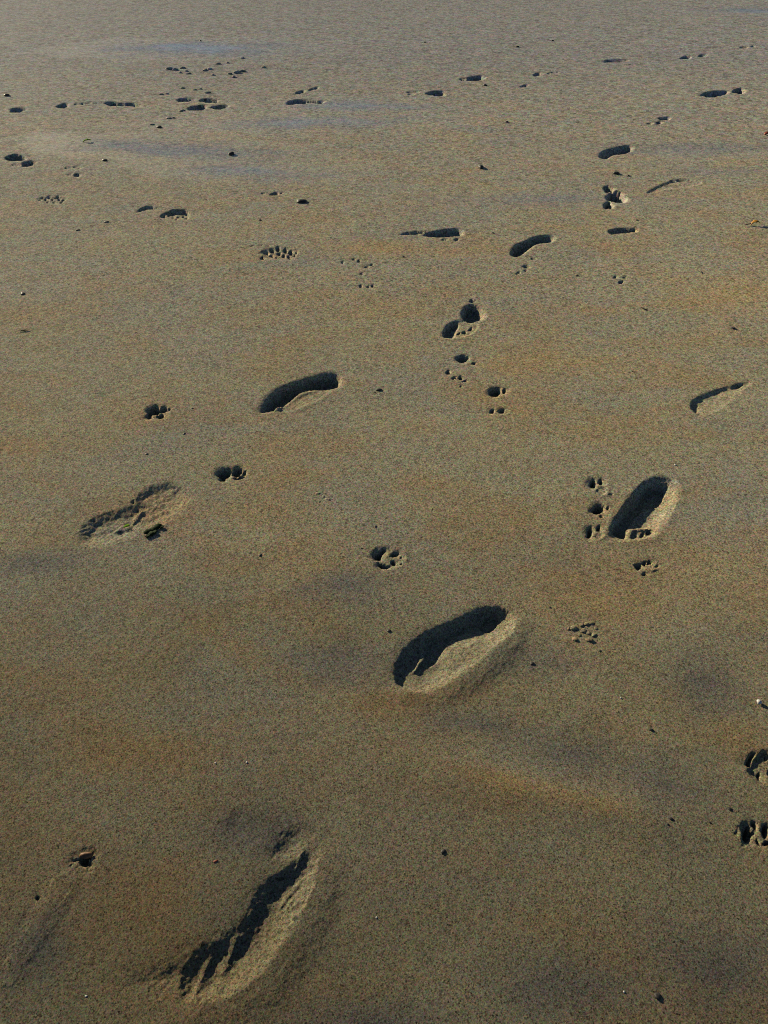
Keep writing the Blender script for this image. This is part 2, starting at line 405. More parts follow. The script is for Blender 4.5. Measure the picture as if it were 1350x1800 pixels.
paw('scatter of crumbly paw dents left of the large pad print', [
    S(E(788, 655, 4.5, 3.4, 0), 8, 4, 1.2, 0, 'toe', 1, .6), S(E(798, 665, 4.5, 1.8, -20), 7, 3, 1.2, 0, 'toe', 1, .6),
    S(E(810, 665, 5, 2.6, 30), 9, 4, 1.2, 0, 'pad', 1, .8), S(E(817, 670, 4, 1.8, 0), 7, 3, 1.2, 0, 'toe', 1, .5),
    S(E(810, 680, 2, 1.6, 0), 6, 3, 1.2, 0, 'claw_mark', 1, .4)], rim=2, rimw=12)
paw('paw print cut by the right edge below the white shell', [
    S(P(1312,1336, 1322,1320, 1332,1319, 1326,1332, 1324,1344, 1315,1343), 9, 5, 1.4, .1, 'toe', 1, .5),
    S(E(1338, 1358, 6, 9, -20), 9, 5, 1.4, .1, 'toe', 1, .5), S(E(1349, 1328, 5, 8, 0), 9, 5, 1.4, .1, 'toe', 1, .5),
    S(E(1348, 1343, 32, 28, 0), 5, 12, 1.5, .4, None, 2, .8), S(E(1366, 1352, 14, 16, 0), 11, 8, 1.5, .1, 'pad', 1.5, .7)], rim=2.5, rimw=14)
paw('trampled paw print cut by the right edge, lower of the two there', [
    S(E(1317, 1462, 11, 14, 10), 15, 5, 1.3, .1, 'pad', 2.5, 1.4), S(E(1329, 1446, 4.5, 10, -16), 11, 4, 1.3, 0, 'toe', 1.2, .6),
    S(E(1349, 1456, 7, 15, -10), 13, 5, 1.3, 0, 'toe', 1.5, .8), S(LINE(1332,1466, 1336,1476, 1342,1483, w=3), 9, 3, 1.2, 0, 'crack', .8, .4),
    S(E(1352, 1478, 9, 5, 0), 8, 4, 1.3, 0, 'toe', 1, .6), S(LINE(1302,1452, 1303,1462, 1305,1474, w=4), -4, 5, 1, 0, 'sand_ridge', 1, .4)], rim=3, rimw=14)
paw('faint crumbs of a paw print under the kidney shaped footprint', [
    S(E(925, 469, 6, 2, 10), 7, 3, 1.2, 0, 'toe', 1, .5), S(E(911, 480, 4, 1.5, -10), 6, 3, 1.2, 0, 'toe', 1, .4),
    S(E(938, 455, 7, 1.4, 0), 5, 3, 1.2, 0, 'toe', 1, .4), S(E(924, 476, 3, 1.4, 0), 6, 3, 1.2, 0, 'toe', 1, .4)], rim=1.5, rimw=12)
paw('faint three dot paw print under the short flat footprint', [
    S(E(1082, 486, 3.5, 1.6, -10), 6, 3, 1.2, 0, 'toe', 1, .4), S(E(1099, 487, 3.4, 1.6, 10), 6, 3, 1.2, 0, 'toe', 1, .4),
    S(E(1092, 495, 5, 2, 0), 8, 3, 1.2, 0, 'pad', 1, .4)], rim=1.5, rimw=12)
paw('speckled faint paw print in the middle left of the round heel print', [
    S(E(x, y, 3, 1.6, 0), 6, 3, 1.2, 0, 'toe', .8, .4) for x, y in [(602,461), (622,456), (631,459), (645,470), (653,466), (636,481), (634,503), (648,504), (655,503)]], rim=1.2, rimw=12)
paw('faint dents of a paw print above the oval shoe print', [
    S(E(462, 340, 4.5, 1.3, -6), 6, 3, 1.2, 0, 'toe', .8, .4), S(E(483, 341, 7, 2.2, -6), 9, 4, 1.2, 0, 'pad', 1.5, .7),
    S(E(496, 339, 3, 1, -20), 6, 3, 1.2, 0, 'toe', .8, .4)], rim=1.5, rimw=14)
paw('broken faint dents right of the oval heel dent', [
    S(E(119, 296, 6, 1.2, -4), 7, 4, 1.2, 0, 'toe', 1.5, .6), S(E(136, 294.5, 9, 1.2, 2), 7, 4, 1.2, 0, 'toe', 1.5, .6),
    S(E(122, 306.5, 5, 1.1, 0), 6, 4, 1.2, 0, 'toe', 1.5, .6), S(E(135, 308.5, 6, 2, 0), 10, 4, 1.2, 0, 'pad', 1.5, .6)], rim=1.5, rimw=14)

# --- the obstacle mark the backwash left behind a half buried stone
mark('rill_mark', 'rill mark', 'fan of water rills running down from the half buried brown stone', [
    S(E(145, 1506, 18, 12, 10, .3), 13, 8, 1.4, .1, 'scour_hollow', 5, 1.4),
    S(LINE(140,1512, 106,1552, 68,1602, 32,1662, 8,1722, w=20), -1.7, 34, 1, 0, 'tail_ridge', 5, .3),
    S(LINE(62,1566, 42,1604, 16,1648, -8,1690, w=12), 1.8, 22, 1.2, 0, 'rill', 5, .3, ramp=24, soft=.4, sh=16),
    S(E(61, 1572, 5, 6, 20), 5, 4, 1.2, 0, 'rill', 1, .3),
    S(LINE(131,1507, 122,1514, 114,1521, w=2.2), 7, 3, 1, 0, 'rill', .8, .2),
    S(LINE(139,1511, 131,1518, 124,1526, w=2), 7, 3, 1, 0, 'rill', .8, .2),
    S(LINE(148,1513, 141,1519, 136,1525, w=2), 7, 3, 1, 0, 'rill', .8, .2)], rim=1.2, rimw=16)

# ------------------------------------------------------------------ the sand sheet
NU, F_IN = 1060, 0.72
u_in = np.linspace(-F_IN, F_IN, NU)
u_out = F_IN * np.array([1.04, 1.1, 1.25, 1.6, 2.6, 6, 20, 60])
U = np.concatenate([-u_out[::-1], u_in, u_out])
ypx = np.linspace(1850, -60, 1000)
_, Yin = ground(np.full(ypx.shape, PX0), ypx)
Y = np.concatenate([[-300, -40, -6, -1.5, -.5, -.1, .1, .2], Yin, Yin[-1] * np.array([1.15, 1.5, 2.2, 4, 9, 25, 60])])
Wd = np.concatenate([[60, 20, 8, 3.0, 1.4, 1.05, .96, .96], (Yin * CP + CAM_H * SP), (Yin[-1] * CP + CAM_H * SP) * np.array([1.15, 1.5, 2.2, 4, 9, 25, 60])])
Wd[:8] = np.maximum(Wd[:8], (Yin[0] * CP + CAM_H * SP) * np.array([60, 16, 5, 2, 1.2, 1.0, 1.0, 1.0]))
NJ, NI = len(Y), len(U)
GX = Wd[:, None] * U[None, :]
GY = np.repeat(Y[:, None], NI, 1)
near = sstep((60 - np.abs(GY)) / 40) * sstep((60 - np.abs(GX)) / 40)


def base_relief(X, Y_):
    far = 1 - .78 * sstep((Y_ - 2.5) / 4)
    z = .0026 * vnoise(X * .9 + 3.1, Y_ * 1.2 + .7, 11) * (.3 + .7 * far)
    z += .0016 * vnoise(X * 2.1, Y_ * 3.2, 12) * far
    z += .0006 * vnoise(X * 6 + Y_ * 2.5, Y_ * 8, 13) * far
    z += .00022 * vnoise(X * 17, Y_ * 21, 14) * far
    z += .00014 * vnoise(X * 47, Y_ * 55, 15)
    z += .00009 * vnoise(X * 120, Y_ * 130, 16)
    z += .00005 * vnoise(X * 260, Y_ * 260, 17)
    z -= .030 * np.clip(1.15 - Y_, 0, 1.2) ** 2          # added tilt away from the sun, shaped to dim the near sand
    return z


GZ = base_relief(GX, GY) * near


def soft(px, py, wx, wy, hmm, ang=0):
    """a broad soft swell or dip left by the backwash (size in metres)"""
    global GZ
    cx, cy = ground(px, py)
    a = math.radians(ang)
    dx, dy = GX - cx, GY - cy
    u = (dx * math.cos(a) + dy * math.sin(a)) / wx
    v = (-dx * math.sin(a) + dy * math.cos(a)) / wy
    GZ = GZ + hmm / 1000 * np.exp(-(u * u + v * v))


soft(960, 1395, .26, .035, 3.0, -12)
soft(1120, 1440, .20, .04, 2.0, -20)
soft(1010, 1320, .22, .06, -3.0, -14)
soft(600, 1160, .12, .07, -2.2, 20)
soft(250, 1250, .25, .12, 2.5, -20)
soft(1240, 1200, .10, .08, -2.0, 0)
soft(480, 1450, .12, .05, -2.0, 0)
soft(1330, 18, .8, .25, -12, 0)
soft(370, 275, .9, .22, -7, -8)
soft(1200, 265, .9, .15, -6, 0)

OWN = np.full((NJ, NI), -1, np.int32)        # which mark a place belongs to
SUB = np.full((NJ, NI), -1, np.int32)        # which part of it
lx0, ly0 = LX, LY
for mi, M in enumerate(MARKS):
    allp = np.concatenate([s['poly'] for s in M['stamps']])
    pad = M['rimw'] * 2.2
    x0, y0 = allp.min(0) - pad; x1, y1 = allp.max(0) + pad
    j0, j1 = np.searchsorted(Y, y0), np.searchsorted(Y, y1) + 1
    j0 = max(j0 - 1, 0)
    blkx = GX[j0:j1]
    cols = np.where(((blkx > x0) & (blkx < x1)).any(0))[0]
    if len(cols) == 0: continue
    i0, i1 = cols[0], cols[-1] + 1
    X = GX[j0:j1, i0:i1]; YY = GY[j0:j1, i0:i1]
    n1 = vnoise(X * 130, YY * 130, 31 + mi) * .6 + vnoise(X * 290, YY * 290, 32 + mi) * .4
    n2 = vnoise(X * 130 + 50, YY * 130, 51 + mi) * .6 + vnoise(X * 290 + 9, YY * 290, 52 + mi) * .4
    n3 = vnoise(X * 75, YY * 75, 71 + mi) * .6 + vnoise(X * 190, YY * 190, 72 + mi) * .4
    D = np.zeros_like(X); B = np.zeros_like(X); RG = np.zeros_like(X)
    dmax = np.full(X.shape, -1e9)
    sub = np.full(X.shape, -1, np.int32); subd = np.full(X.shape, 0.0)
    for si, s in enumerate(M['stamps']):
        d, nx, ny = sdf(X + n1 * s['ragged'], YY + n2 * s['ragged'], s['poly'])
        if s['depth'] > 0:
            w = s['wall']
            proj = X * lx0 + YY * ly0
            pp = s['poly'][:, 0] * lx0 + s['poly'][:, 1] * ly0
            tt = np.clip((proj - pp.min()) / (np.ptp(pp) + 1e-9), 0, 1)
            dep = s['depth'] * (1 + s['tilt'] * (.5 - tt) * 1.6)
            k = sstep(d / w)
            te = np.clip(exit_distance(X + n1 * s['ragged'], YY + n2 * s['ragged'], s['poly'], lx0, ly0) / (s['ramp'] + 1e-6), 0, 1)
            if s['bank']:       # long slope down from the sunny side, open bank facing the sun
                tu = exit_distance(X + n1 * s['ragged'], YY + n2 * s['ragged'], s['poly'], -lx0, -ly0) / w
                k = sstep(d / (.3 * w)) * (.4 * np.clip(tu, 0, 1) + .6 * sstep(tu))
            k = np.where(d > 0, k * (.5 * te * (2 - te) + .5 * sstep(te)), 0)
            k = (1 - s['soft']) * k + s['soft'] * sstep((d + s['sh']) / (s['sh'] + w))
            c = dep * k
            D = np.maximum(D, c)
            RG = np.maximum(RG, s['rough'] * k)
        else:
            k = sstep((d + .5 * s['wall']) / s['wall'])
            B += -s['depth'] * k
            RG = np.maximum(RG, s['rough'] * k)
        dmax = np.maximum(dmax, d)
        if s['part']:
            inn = (d > 0)
            # smaller later parts lie on top of larger ones
            sub[inn] = si
    rim = .55 * M['rim'] * np.exp(-(np.minimum(dmax, 0) / (M['rimw'] * .55)) ** 2) * sstep(1 - (dmax + .002) / .006)
    side = .6 + .6 * vnoise(X * 40, YY * 40, 91 + mi)
    GZ[j0:j1, i0:i1] += -D + B + rim * side + RG * n3
    cell = max(np.diff(Y)[min(max(j0, 8), NJ - 3)], (U[NI // 2 + 1] - U[NI // 2]) * Wd[j0]) * 1.6
    reach = max(.35 * M['rimw'], cell)
    inside = dmax > -reach
    cen = [s_['poly'].mean(0) for s_ in M['stamps']]
    for (ax, ay), (bx, by) in zip(cen[:-1], cen[1:]):          # a mark of several dents is one piece of sand
        ex, ey = bx - ax, by - ay
        t_ = np.clip(((X - ax) * ex + (YY - ay) * ey) / (ex * ex + ey * ey + 1e-12), 0, 1)
        inside |= np.hypot(X - ax - t_ * ex, YY - ay - t_ * ey) < reach
    o = OWN[j0:j1, i0:i1]; q = SUB[j0:j1, i0:i1]
    o[inside] = mi; q[inside] = sub[inside]

# --- vertex normals of the whole sheet, so that pieces cut from it join without a seam
VX = np.stack([GX, GY, GZ], 2)
du = np.empty_like(VX); dv = np.empty_like(VX)
du[:, 1:-1] = VX[:, 2:] - VX[:, :-2]; du[:, 0] = VX[:, 1] - VX[:, 0]; du[:, -1] = VX[:, -1] - VX[:, -2]
dv[1:-1] = VX[2:] - VX[:-2]; dv[0] = VX[1] - VX[0]; dv[-1] = VX[-1] - VX[-2]
NRM = np.cross(du, dv)
NRM /= np.linalg.norm(NRM, axis=2, keepdims=True)
VXf = VX.reshape(-1, 3); NRMf = NRM.reshape(-1, 3)
idx = np.arange(NJ * NI).reshape(NJ, NI)
QUADS = np.stack([idx[:-1, :-1], idx[:-1, 1:], idx[1:, 1:], idx[1:, :-1]], 2).reshape(-1, 4)
FOWN = OWN[:-1, :-1].reshape(-1); FSUB = SUB[:-1, :-1].reshape(-1)


def height_at(x, y):
    j = int(np.clip(np.searchsorted(Y, y), 1, NJ - 1))
    if abs(Y[j - 1] - y) < abs(Y[j] - y): j -= 1
    i = int(np.clip(np.searchsorted(U, x / Wd[j]), 0, NI - 1))
    return float(GZ[j, i])


# ------------------------------------------------------------------ materials
def new_mat(name):
    m = bpy.data.materials.new(name)
    m.use_nodes = True
    nt = m.node_tree
    return m, nt, nt.nodes["Principled BSDF"]


def sand_material():
    m, nt, b = new_mat("wet_sand")
    N, L = nt.nodes, nt.links
    geo = N.new("ShaderNodeNewGeometry")

    def mapping(sx, sy, sz=1, loc=(0, 0, 0)):
        mp = N.new("ShaderNodeMapping")
        mp.inputs['Scale'].default_value = (sx, sy, sz)
        mp.inputs['Location'].default_value = loc
        L.new(geo.outputs['Position'], mp.inputs['Vector'])
        return mp.outputs[0]

    def noise(vec, scale, detail=3, rough=.55, dist=0.0):
        n = N.new("ShaderNodeTexNoise")
        n.inputs['Scale'].default_value = scale
        n.inputs['Detail'].default_value = detail
        n.inputs['Roughness'].default_value = rough
        n.inputs['Distortion'].default_value = dist
        L.new(vec, n.inputs['Vector'])
        return n

    def ramp(sock, a, b_, c0=(0, 0, 0, 1), c1=(1, 1, 1, 1)):
        r = N.new("ShaderNodeValToRGB")
        r.color_ramp.elements[0].position = a; r.color_ramp.elements[0].color = c0
        r.color_ramp.elements[1].position = b_; r.color_ramp.elements[1].color = c1
        L.new(sock, r.inputs[0])
        return r.outputs[0]

    def mix(fac, a, b_, blend='MIX'):
        mx = N.new("ShaderNodeMix"); mx.data_type = 'RGBA'; mx.blend_type = blend
        for sk, val in ((mx.inputs[0], fac), (mx.inputs[6], a), (mx.inputs[7], b_)):
            if hasattr(val, 'links'): L.new(val, sk)
            elif isinstance(val, (int, float)): sk.default_value = val
            else: sk.default_value = (*val, 1)
        return mx.outputs[2]

    def math_(op, a, b_=None):
        n = N.new("ShaderNodeMath"); n.operation = op
        for k, val in enumerate((a, b_)):
            if val is None: continue
            if hasattr(val, 'links'): L.new(val, n.inputs[k])
            else: n.inputs[k].default_value = val
        return n.outputs[0]

    def blobs(items, nscale, namp):
        """uneven patches of sand around photograph positions, half axes in metres"""
        warp = noise(mapping(1.0, 1.8, 1, (1.3, 5.1, 0)), nscale, 3, .6, .4).outputs[0]
        acc = None
        for px, py, rx, ry, an in items:
            cx, cy = ground(px, py)
            mp = N.new("ShaderNodeMapping"); mp.vector_type = 'TEXTURE'
            mp.inputs['Location'].default_value = (float(cx), float(cy), 0)
            mp.inputs['Rotation'].default_value = (0, 0, math.radians(an))
            mp.inputs['Scale'].default_value = (rx, ry, 1000)
            L.new(geo.outputs['Position'], mp.inputs['Vector'])
            ln = N.new("ShaderNodeVectorMath"); ln.operation = 'LENGTH'
            L.new(mp.outputs[0], ln.inputs[0])
            e = math_('SUBTRACT', 1.0 + namp * .4, math_('ADD', ln.outputs['Value'], math_('MULTIPLY', warp, namp)))
            acc = e if acc is None else math_('MAXIMUM', acc, e)
        return acc

    base = (0.184, 0.167, 0.108)
    sep = N.new("ShaderNodeSeparateXYZ"); L.new(geo.outputs['Position'], sep.inputs[0])
    big = noise(mapping(1.0, 1.5), 1.5, 4, .6, .6).outputs[0]
    rust = ramp(noise(mapping(1.0, 1.7, 1, (4, 2, 0)), 2.6, 5, .62, .5).outputs[0], .44, .70)
    grey = ramp(big, .42, .70)
    c = mix(grey, base, (0.164, 0.157, 0.120))
    # greyer colour painted up the beach, standing in for grazing sky sheen
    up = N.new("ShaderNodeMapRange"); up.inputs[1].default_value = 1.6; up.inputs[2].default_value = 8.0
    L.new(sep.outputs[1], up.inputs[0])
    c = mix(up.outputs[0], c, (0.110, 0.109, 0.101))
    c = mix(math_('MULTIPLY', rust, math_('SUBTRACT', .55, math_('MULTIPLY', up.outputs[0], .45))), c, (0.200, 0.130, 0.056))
    # ochre stains and grey damp patches with uneven edges
    ochre = ramp(blobs(((400, 1130, .16, .05, -35), (520, 1190, .13, .04, -25), (200, 1320, .22, .10, -10), (890, 1368, .14, .030, -12), (1040, 1410, .12, .03, -16),
                        (1290, 520, .35, .22, 0), (660, 1240, .14, .05, 0), (1300, 1290, .07, .06, 0), (1000, 640, .4, .12, 0), (700, 440, .7, .14, 0)), 7.0, .9), 0, .9)
    c = mix(math_('MULTIPLY', ochre, .42), c, (0.225, 0.148, 0.062))
    damp = ramp(blobs(((1010, 1325, 0.246, 0.080, -16), (1170, 1370, 0.160, 0.087, -20), (600, 1160, 0.145, 0.102, 10), (1245, 1200, 0.102, 0.102, 0), (840, 1270, 0.174, 0.043, -10),
                       (430, 1460, 0.145, 0.072, 0), (960, 1160, 0.131, 0.072, 0), (1260, 1700, 0.203, 0.116, 0), (60, 990, 0.174, 0.072, 0), (600, 1030, 0.174, 0.072, 10), (1000, 1730, 0.174, 0.072, 0),
                       (640, 1790, 0.174, 0.043, 0), (60, 1660, 0.072, 0.087, 0)), 7.0, 1.1), 0, 1.3)
    c = mix(math_('MULTIPLY', damp, .95), c, (0.110, 0.108, 0.096))
    # grains: several sizes of single-coloured grain, matched to distance to look like film grain
    def grains(cell_mm, amp, y0, y1):
        """single-coloured grains; coarser sizes fade in with distance to imitate even film grain, between y0 and y1"""
        mp = N.new("ShaderNodeMapping")
        mp.inputs['Rotation'].default_value = (cell_mm * .37, cell_mm * .21 + .3, cell_mm * 1.7)
        mp.inputs['Scale'].default_value = (1000.0 / cell_mm,) * 3
        L.new(geo.outputs['Position'], mp.inputs['Vector'])
        fl = N.new("ShaderNodeVectorMath"); fl.operation = 'FLOOR'
        L.new(mp.outputs[0], fl.inputs[0])
        wv = N.new("ShaderNodeTexWhiteNoise"); wv.noise_dimensions = '3D'
        L.new(fl.outputs[0], wv.inputs['Vector'])
        hs = N.new("ShaderNodeHueSaturation"); hs.inputs['Saturation'].default_value = .30
        L.new(wv.outputs['Color'], hs.inputs['Color'])
        vm = N.new("ShaderNodeVectorMath"); vm.operation = 'MULTIPLY_ADD'
        L.new(hs.outputs[0], vm.inputs[0])
        vm.inputs[1].default_value = (2 * amp,) * 3
        vm.inputs[2].default_value = (1 - amp,) * 3
        if y0 is None: return vm.outputs[0]
        mr = N.new("ShaderNodeMapRange"); mr.inputs[1].default_value = y0; mr.inputs[2].default_value = y1
        L.new(sep.outputs[1], mr.inputs[0])
        return mix(mr.outputs[0], (1, 1, 1), vm.outputs[0])
    for mm, amp, y0, y1 in ((1.1, .95, None, None), (2.0, .95, None, None), (3.8, .70, .3, 1.3), (8.0, .70, 1.1, 2.8), (20.0, .66, 2.4, 5.5), (46.0, .48, 4.2, 9.0)):
        c = mix(1.0, c, grains(mm, amp, y0, y1), 'MULTIPLY')
    # colour darkened towards the camera, standing in for the fall-off of light
    near_shade = N.new("ShaderNodeMapRange"); near_shade.inputs[1].default_value = 1.5; near_shade.inputs[2].default_value = .25
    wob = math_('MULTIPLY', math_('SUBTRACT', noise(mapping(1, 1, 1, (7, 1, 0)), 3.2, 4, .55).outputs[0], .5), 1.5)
    L.new(math_('ADD', sep.outputs[1], wob), near_shade.inputs[0])
    c = mix(math_('MULTIPLY', near_shade.outputs[0], .95), c, mix(1.0, c, (.60, .59, .57), 'MULTIPLY'))
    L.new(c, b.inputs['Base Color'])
    # patches where a film of water still lies: tongues left by the last wave
    wet = ramp(blobs(((300, 262, 1.3, .40, -14), (440, 300, .8, .32, -10), (560, 215, 1.4, .38, 6), (640, 186, 1.0, .4, 0), (960, 350, .8, .2, 0),
                      (1220, 262, 1.1, .3, 4), (1310, 300, .7, .16, 0), (1335, 18, 1.4, .7, 0), (350, 85, 1.8, .9, 0)), 2.6, .9), .0, .8)
    ro = N.new("ShaderNodeMapRange")
    L.new(wet, ro.inputs[0]); ro.inputs[3].default_value = .9; ro.inputs[4].default_value = .24
    L.new(ro.outputs[0], b.inputs['Roughness'])
    sp = N.new("ShaderNodeMapRange")
    L.new(wet, sp.inputs[0]); sp.inputs[3].default_value = .06; sp.inputs[4].default_value = .50
    L.new(sp.outputs[0], b.inputs['Specular IOR Level'])
    b.inputs['Diffuse Roughness'].default_value = .35
    bump = N.new("ShaderNodeBump")
    bump.inputs['Strength'].default_value = .5
    bump.inputs['Distance'].default_value = .0006
    L.new(noise(mapping(1, 1), 420, 1, .7).outputs[0], bump.inputs['Height'])
    L.new(bump.outputs[0], b.inputs['Normal'])
    return m


SAND = sand_material()


def plain(name, c1, c2, scale, rough=.6, bump=.3):
    m, nt, b = new_mat(name)
    N, L = nt.nodes, nt.links
    tc = N.new("ShaderNodeTexCoord")
    n = N.new("ShaderNodeTexNoise"); n.inputs['Scale'].default_value = scale; n.inputs['Detail'].default_value = 4
    L.new(tc.outputs['Object'], n.inputs['Vector'])
    r = N.new("ShaderNodeValToRGB")
    r.color_ramp.elements[0].position = .35; r.color_ramp.elements[0].color = (*c1, 1)
    r.color_ramp.elements[1].position = .68; r.color_ramp.elements[1].color = (*c2, 1)
    L.new(n.outputs[0], r.inputs[0]); L.new(r.outputs[0], b.inputs['Base Color'])
    b.inputs['Roughness'].default_value = rough
    bp = N.new("ShaderNodeBump"); bp.inputs['Strength'].default_value = bump; bp.inputs['Distance'].default_value = .0008
    L.new(n.outputs[0], bp.inputs['Height']); L.new(bp.outputs[0], b.inputs['Normal'])
    return m


DARK = plain("dark_stone", (.02, .019, .018), (.06, .055, .05), 260)
BROWN = plain("brown_stone", (.10, .045, .02), (.26, .12, .05), 200)
WHITE = plain("white_shell", (.62, .60, .56), (.85, .84, .82), 180, .45)
WEED = plain("green_weed", (.008, .018, .007), (.022, .042, .012), 160, .9, .15)
WEED.node_tree.nodes['Principled BSDF'].inputs['Specular IOR Level'].default_value = .15
LIME = plain("fresh_weed", (.12, .30, .008), (.22, .42, .015), 160, .9)
LIME.node_tree.nodes["Principled BSDF"].inputs["Specular IOR Level"].default_value = .1
ORANGE = plain("orange_leaf", (.42, .19, .02), (.60, .30, .04), 120, .5)
RUSTY = plain("red_fragment", (.20, .03, .012), (.32, .06, .025), 160, .5)
TWIG = plain("dark_twig", (.025, .018, .012), (.06, .045, .03), 200, .7)


# ------------------------------------------------------------------ meshes cut from the sheet
def cut(name, faces, parent=None, origin=None):
    vid, inv = np.unique(faces.reshape(-1), return_inverse=True)
    co = VXf[vid]
    if origin is None:
        c = co.mean(0); origin = np.array([c[0], c[1], co[:, 2].min()])
    me = bpy.data.meshes.new(name)
    nf = len(faces)
    me.vertices.add(len(vid)); me.vertices.foreach_set('co', (co - origin).astype(np.float32).ravel())
    me.loops.add(nf * 4); me.loops.foreach_set('vertex_index', inv.astype(np.int32).ravel())
    me.polygons.add(nf)
    me.polygons.foreach_set('loop_start', np.arange(0, nf * 4, 4, dtype=np.int32))
    me.update(calc_edges=True)
    me.polygons.foreach_set('use_smooth', np.ones(nf, bool))
    me.normals_split_custom_set_from_vertices(NRMf[vid].astype(np.float32))
    me.materials.append(SAND)
    o = bpy.data.objects.new(name, me)
    COL.objects.link(o)
    if parent is not None:
        o.parent = parent
        o.location = Vector(origin) - parent.location
    else:
        o.location = origin
    return o


g = cut('ground', QUADS[FOWN < 0], origin=np.zeros(3))
tag(g, 'smooth wet brown beach sand reaching to the horizon', None, None, 'structure')

for mi, M in enumerate(MARKS):
    sel = FOWN == mi
    if not sel.any(): continue
    subs = FSUB[sel]; fq = QUADS[sel]
    parts = [s for s in np.unique(subs) if s >= 0]
    if len(parts) <= 1:
        tag(cut(M['name'], fq), M['label'], M['cat'], M['group'])
        continue
    root = cut(M['name'], fq[subs < 0])
    tag(root, M['label'], M['cat'], M['group'])
    for s in parts:
        cut(M['stamps'][s]['part'], fq[subs == s], root)


# ------------------------------------------------------------------ loose things lying on the sand
def stone_mesh(name, seed, sx, sy, sz, mat, sub=2):
    import bmesh
    r = random.Random(seed)
    bm = bmesh.new()
    bmesh.ops.create_icosphere(bm, subdivisions=sub, radius=1)
    ph = [r.uniform(0, 6.28) for _ in range(6)]
    for v in bm.verts:
        a, b_, c = v.co
        k = 1 + .16 * math.sin(2.3 * a + ph[0]) + .14 * math.sin(2.9 * b_ + ph[1]) + .1 * math.sin(4.1 * c + 3 * a + ph[2]) + r.uniform(-.13, .13)
        v.co = Vector((a * k * sx, b_ * k * sy, c * k * sz))
    for f in bm.faces: f.smooth = True
    me = bpy.data.meshes.new(name); bm.to_mesh(me); bm.free()
    me.materials.append(mat)
    return me


def stone(px, py, wpx, label, mat=DARK, flat=.6, name='pebble', cat='pebble', long=1.35, rot=None, sink=.35, group='dark pebbles scattered on the sand'):
    x, y = (float(q) for q in ground(px, py))
    t = CAM_H / (SP + (py - PY0) / FPX * CP)
    r = .5 * wpx * t / FPX
    o = bpy.data.objects.new(name, stone_mesh(name, int(px * 31 + py), r * long / 1.15, r / 1.15, r * flat, mat))
    COL.objects.link(o)
    o.location = (x, y, height_at(x, y) + r * flat * (1 - sink) * .6)
    o.rotation_euler = (0, 0, (px * 1.7) % 3.14 if rot is None else rot)
    tag(o, label, cat, group)
    return o


PEBBLES = [
    (531, 355, 17, 'largest dark flat pebble, below the bluish wet patch'),
    (187, 390, 7, 'round dark pebble below the faint speckled shoe print'),
    (660, 926, 5, 'dark pebble up and left of the ring shaped paw print'),
    (635, 964, 4, 'tiny dark pebble left of the ring shaped paw print'),
    (683, 1107, 7, 'dark flat pebble at the upper left of the deep middle footprint'),
    (935, 1165, 7, 'dark pebble right of the deep middle footprint'),
    (967, 1067, 4, 'tiny pebble above the crumbled sand clods'),
    (1055, 1143, 4, 'tiny dark pebble just below the crumbled sand clods'),
    (1145, 1280, 7, 'pale edged pebble on the dark sand at the lower right'),
    (1180, 1436, 7, 'larger of two dark pebbles near the trampled paw print'),
    (1175, 1446, 4, 'smaller of two dark pebbles near the trampled paw print'),
    (1285, 1417, 7, 'dark pebble just above the trampled paw print'),
    (1250, 1442, 4, 'tiny pebble left of the trampled paw print'),
    (780, 1490, 9, 'dark pebble alone in the lower middle'),
    (324, 763, 5, 'tiny dark pebble below the four lobed paw print'),
    (338, 719, 4, 'tiny dark pebble right of the four lobed paw print'),
    (258, 798, 5, 'tiny dark pebble above the washed out footprint'),
    (457, 976, 6, 'dark pebble right of the green seaweed scrap'),
    (665, 686, 9, 'dark pebble between the curved footprint and the large pad print'),
    (659, 690, 4, 'tiny pebble touching the pebble right of the curved footprint'),
    (891, 215, 6, 'small dark pebble alone in the upper middle'),
    (352, 72, 5, 'tiny pebble at the far top left of centre'),
    (747, 75, 4, 'tiny pebble at the far top in the middle'),
    (971, 72, 5, 'right one of the tiny far pebbles at the top'),
    (909, 83, 6, 'lower left one of the tiny far pebbles at the top'),
    (1083, 306, 11, 'dark lump of stone just above the forked footprint'),
    (1105, 310, 5, 'tiny stone right of the lump above the forked footprint'),
    (845, 295, 13, 'ragged dark pebble above the kidney shaped footprint'),
    (866, 410, 5, 'tiny pebble right of the long low footprint'),
    (1119, 387, 5, 'tiny pebble above the short flat footprint'),
    (137, 404, 6, 'small pebble lower left of the round dark pebble'),
    (40, 515, 9, 'dark pebble low on the left edge with a thin tail'),
    (185, 282, 8, 'small pebble left of the bluish wet patch'),
    (407, 270, 12, 'long dark pebble on the bluish wet patch'),
    (280, 224, 9, 'dark far pebble under the far cluster of footprints'),
    (12, 168, 10, 'far dark pebble at the left edge'),
    (1288, 577, 8, 'flat dark pebble above the faint right edge footprint'),
    (853, 151, 7, 'small far pebble under the pointed far footprint'),
    (1163, 1742, 12, 'dark smudged pebble at the lower right bottom'),
    (377, 1507, 6, 'reddish brown pebble up left of the nearest footprint'),
    (457, 387, 5, 'tiny pebble above the oval shoe print'),
    (709, 452, 5, 'tiny pebble under the long low footprint'),
    (1014, 484, 5, 'tiny pebble left of the faint three dot paw print'),
]
for px, py, w, lab in PEBBLES:
    stone(px, py, w, lab, RUSTY if 'reddish' in lab else DARK, .34 if py > 330 else .5)

chip = stone(148, 1497, 15, 'half buried reddish brown stone at the head of the rills', BROWN, .3, 'stone', 'stone', 1.9, .1, .4, None)
chip.location.z += .004
chip.rotation_euler.x = .5

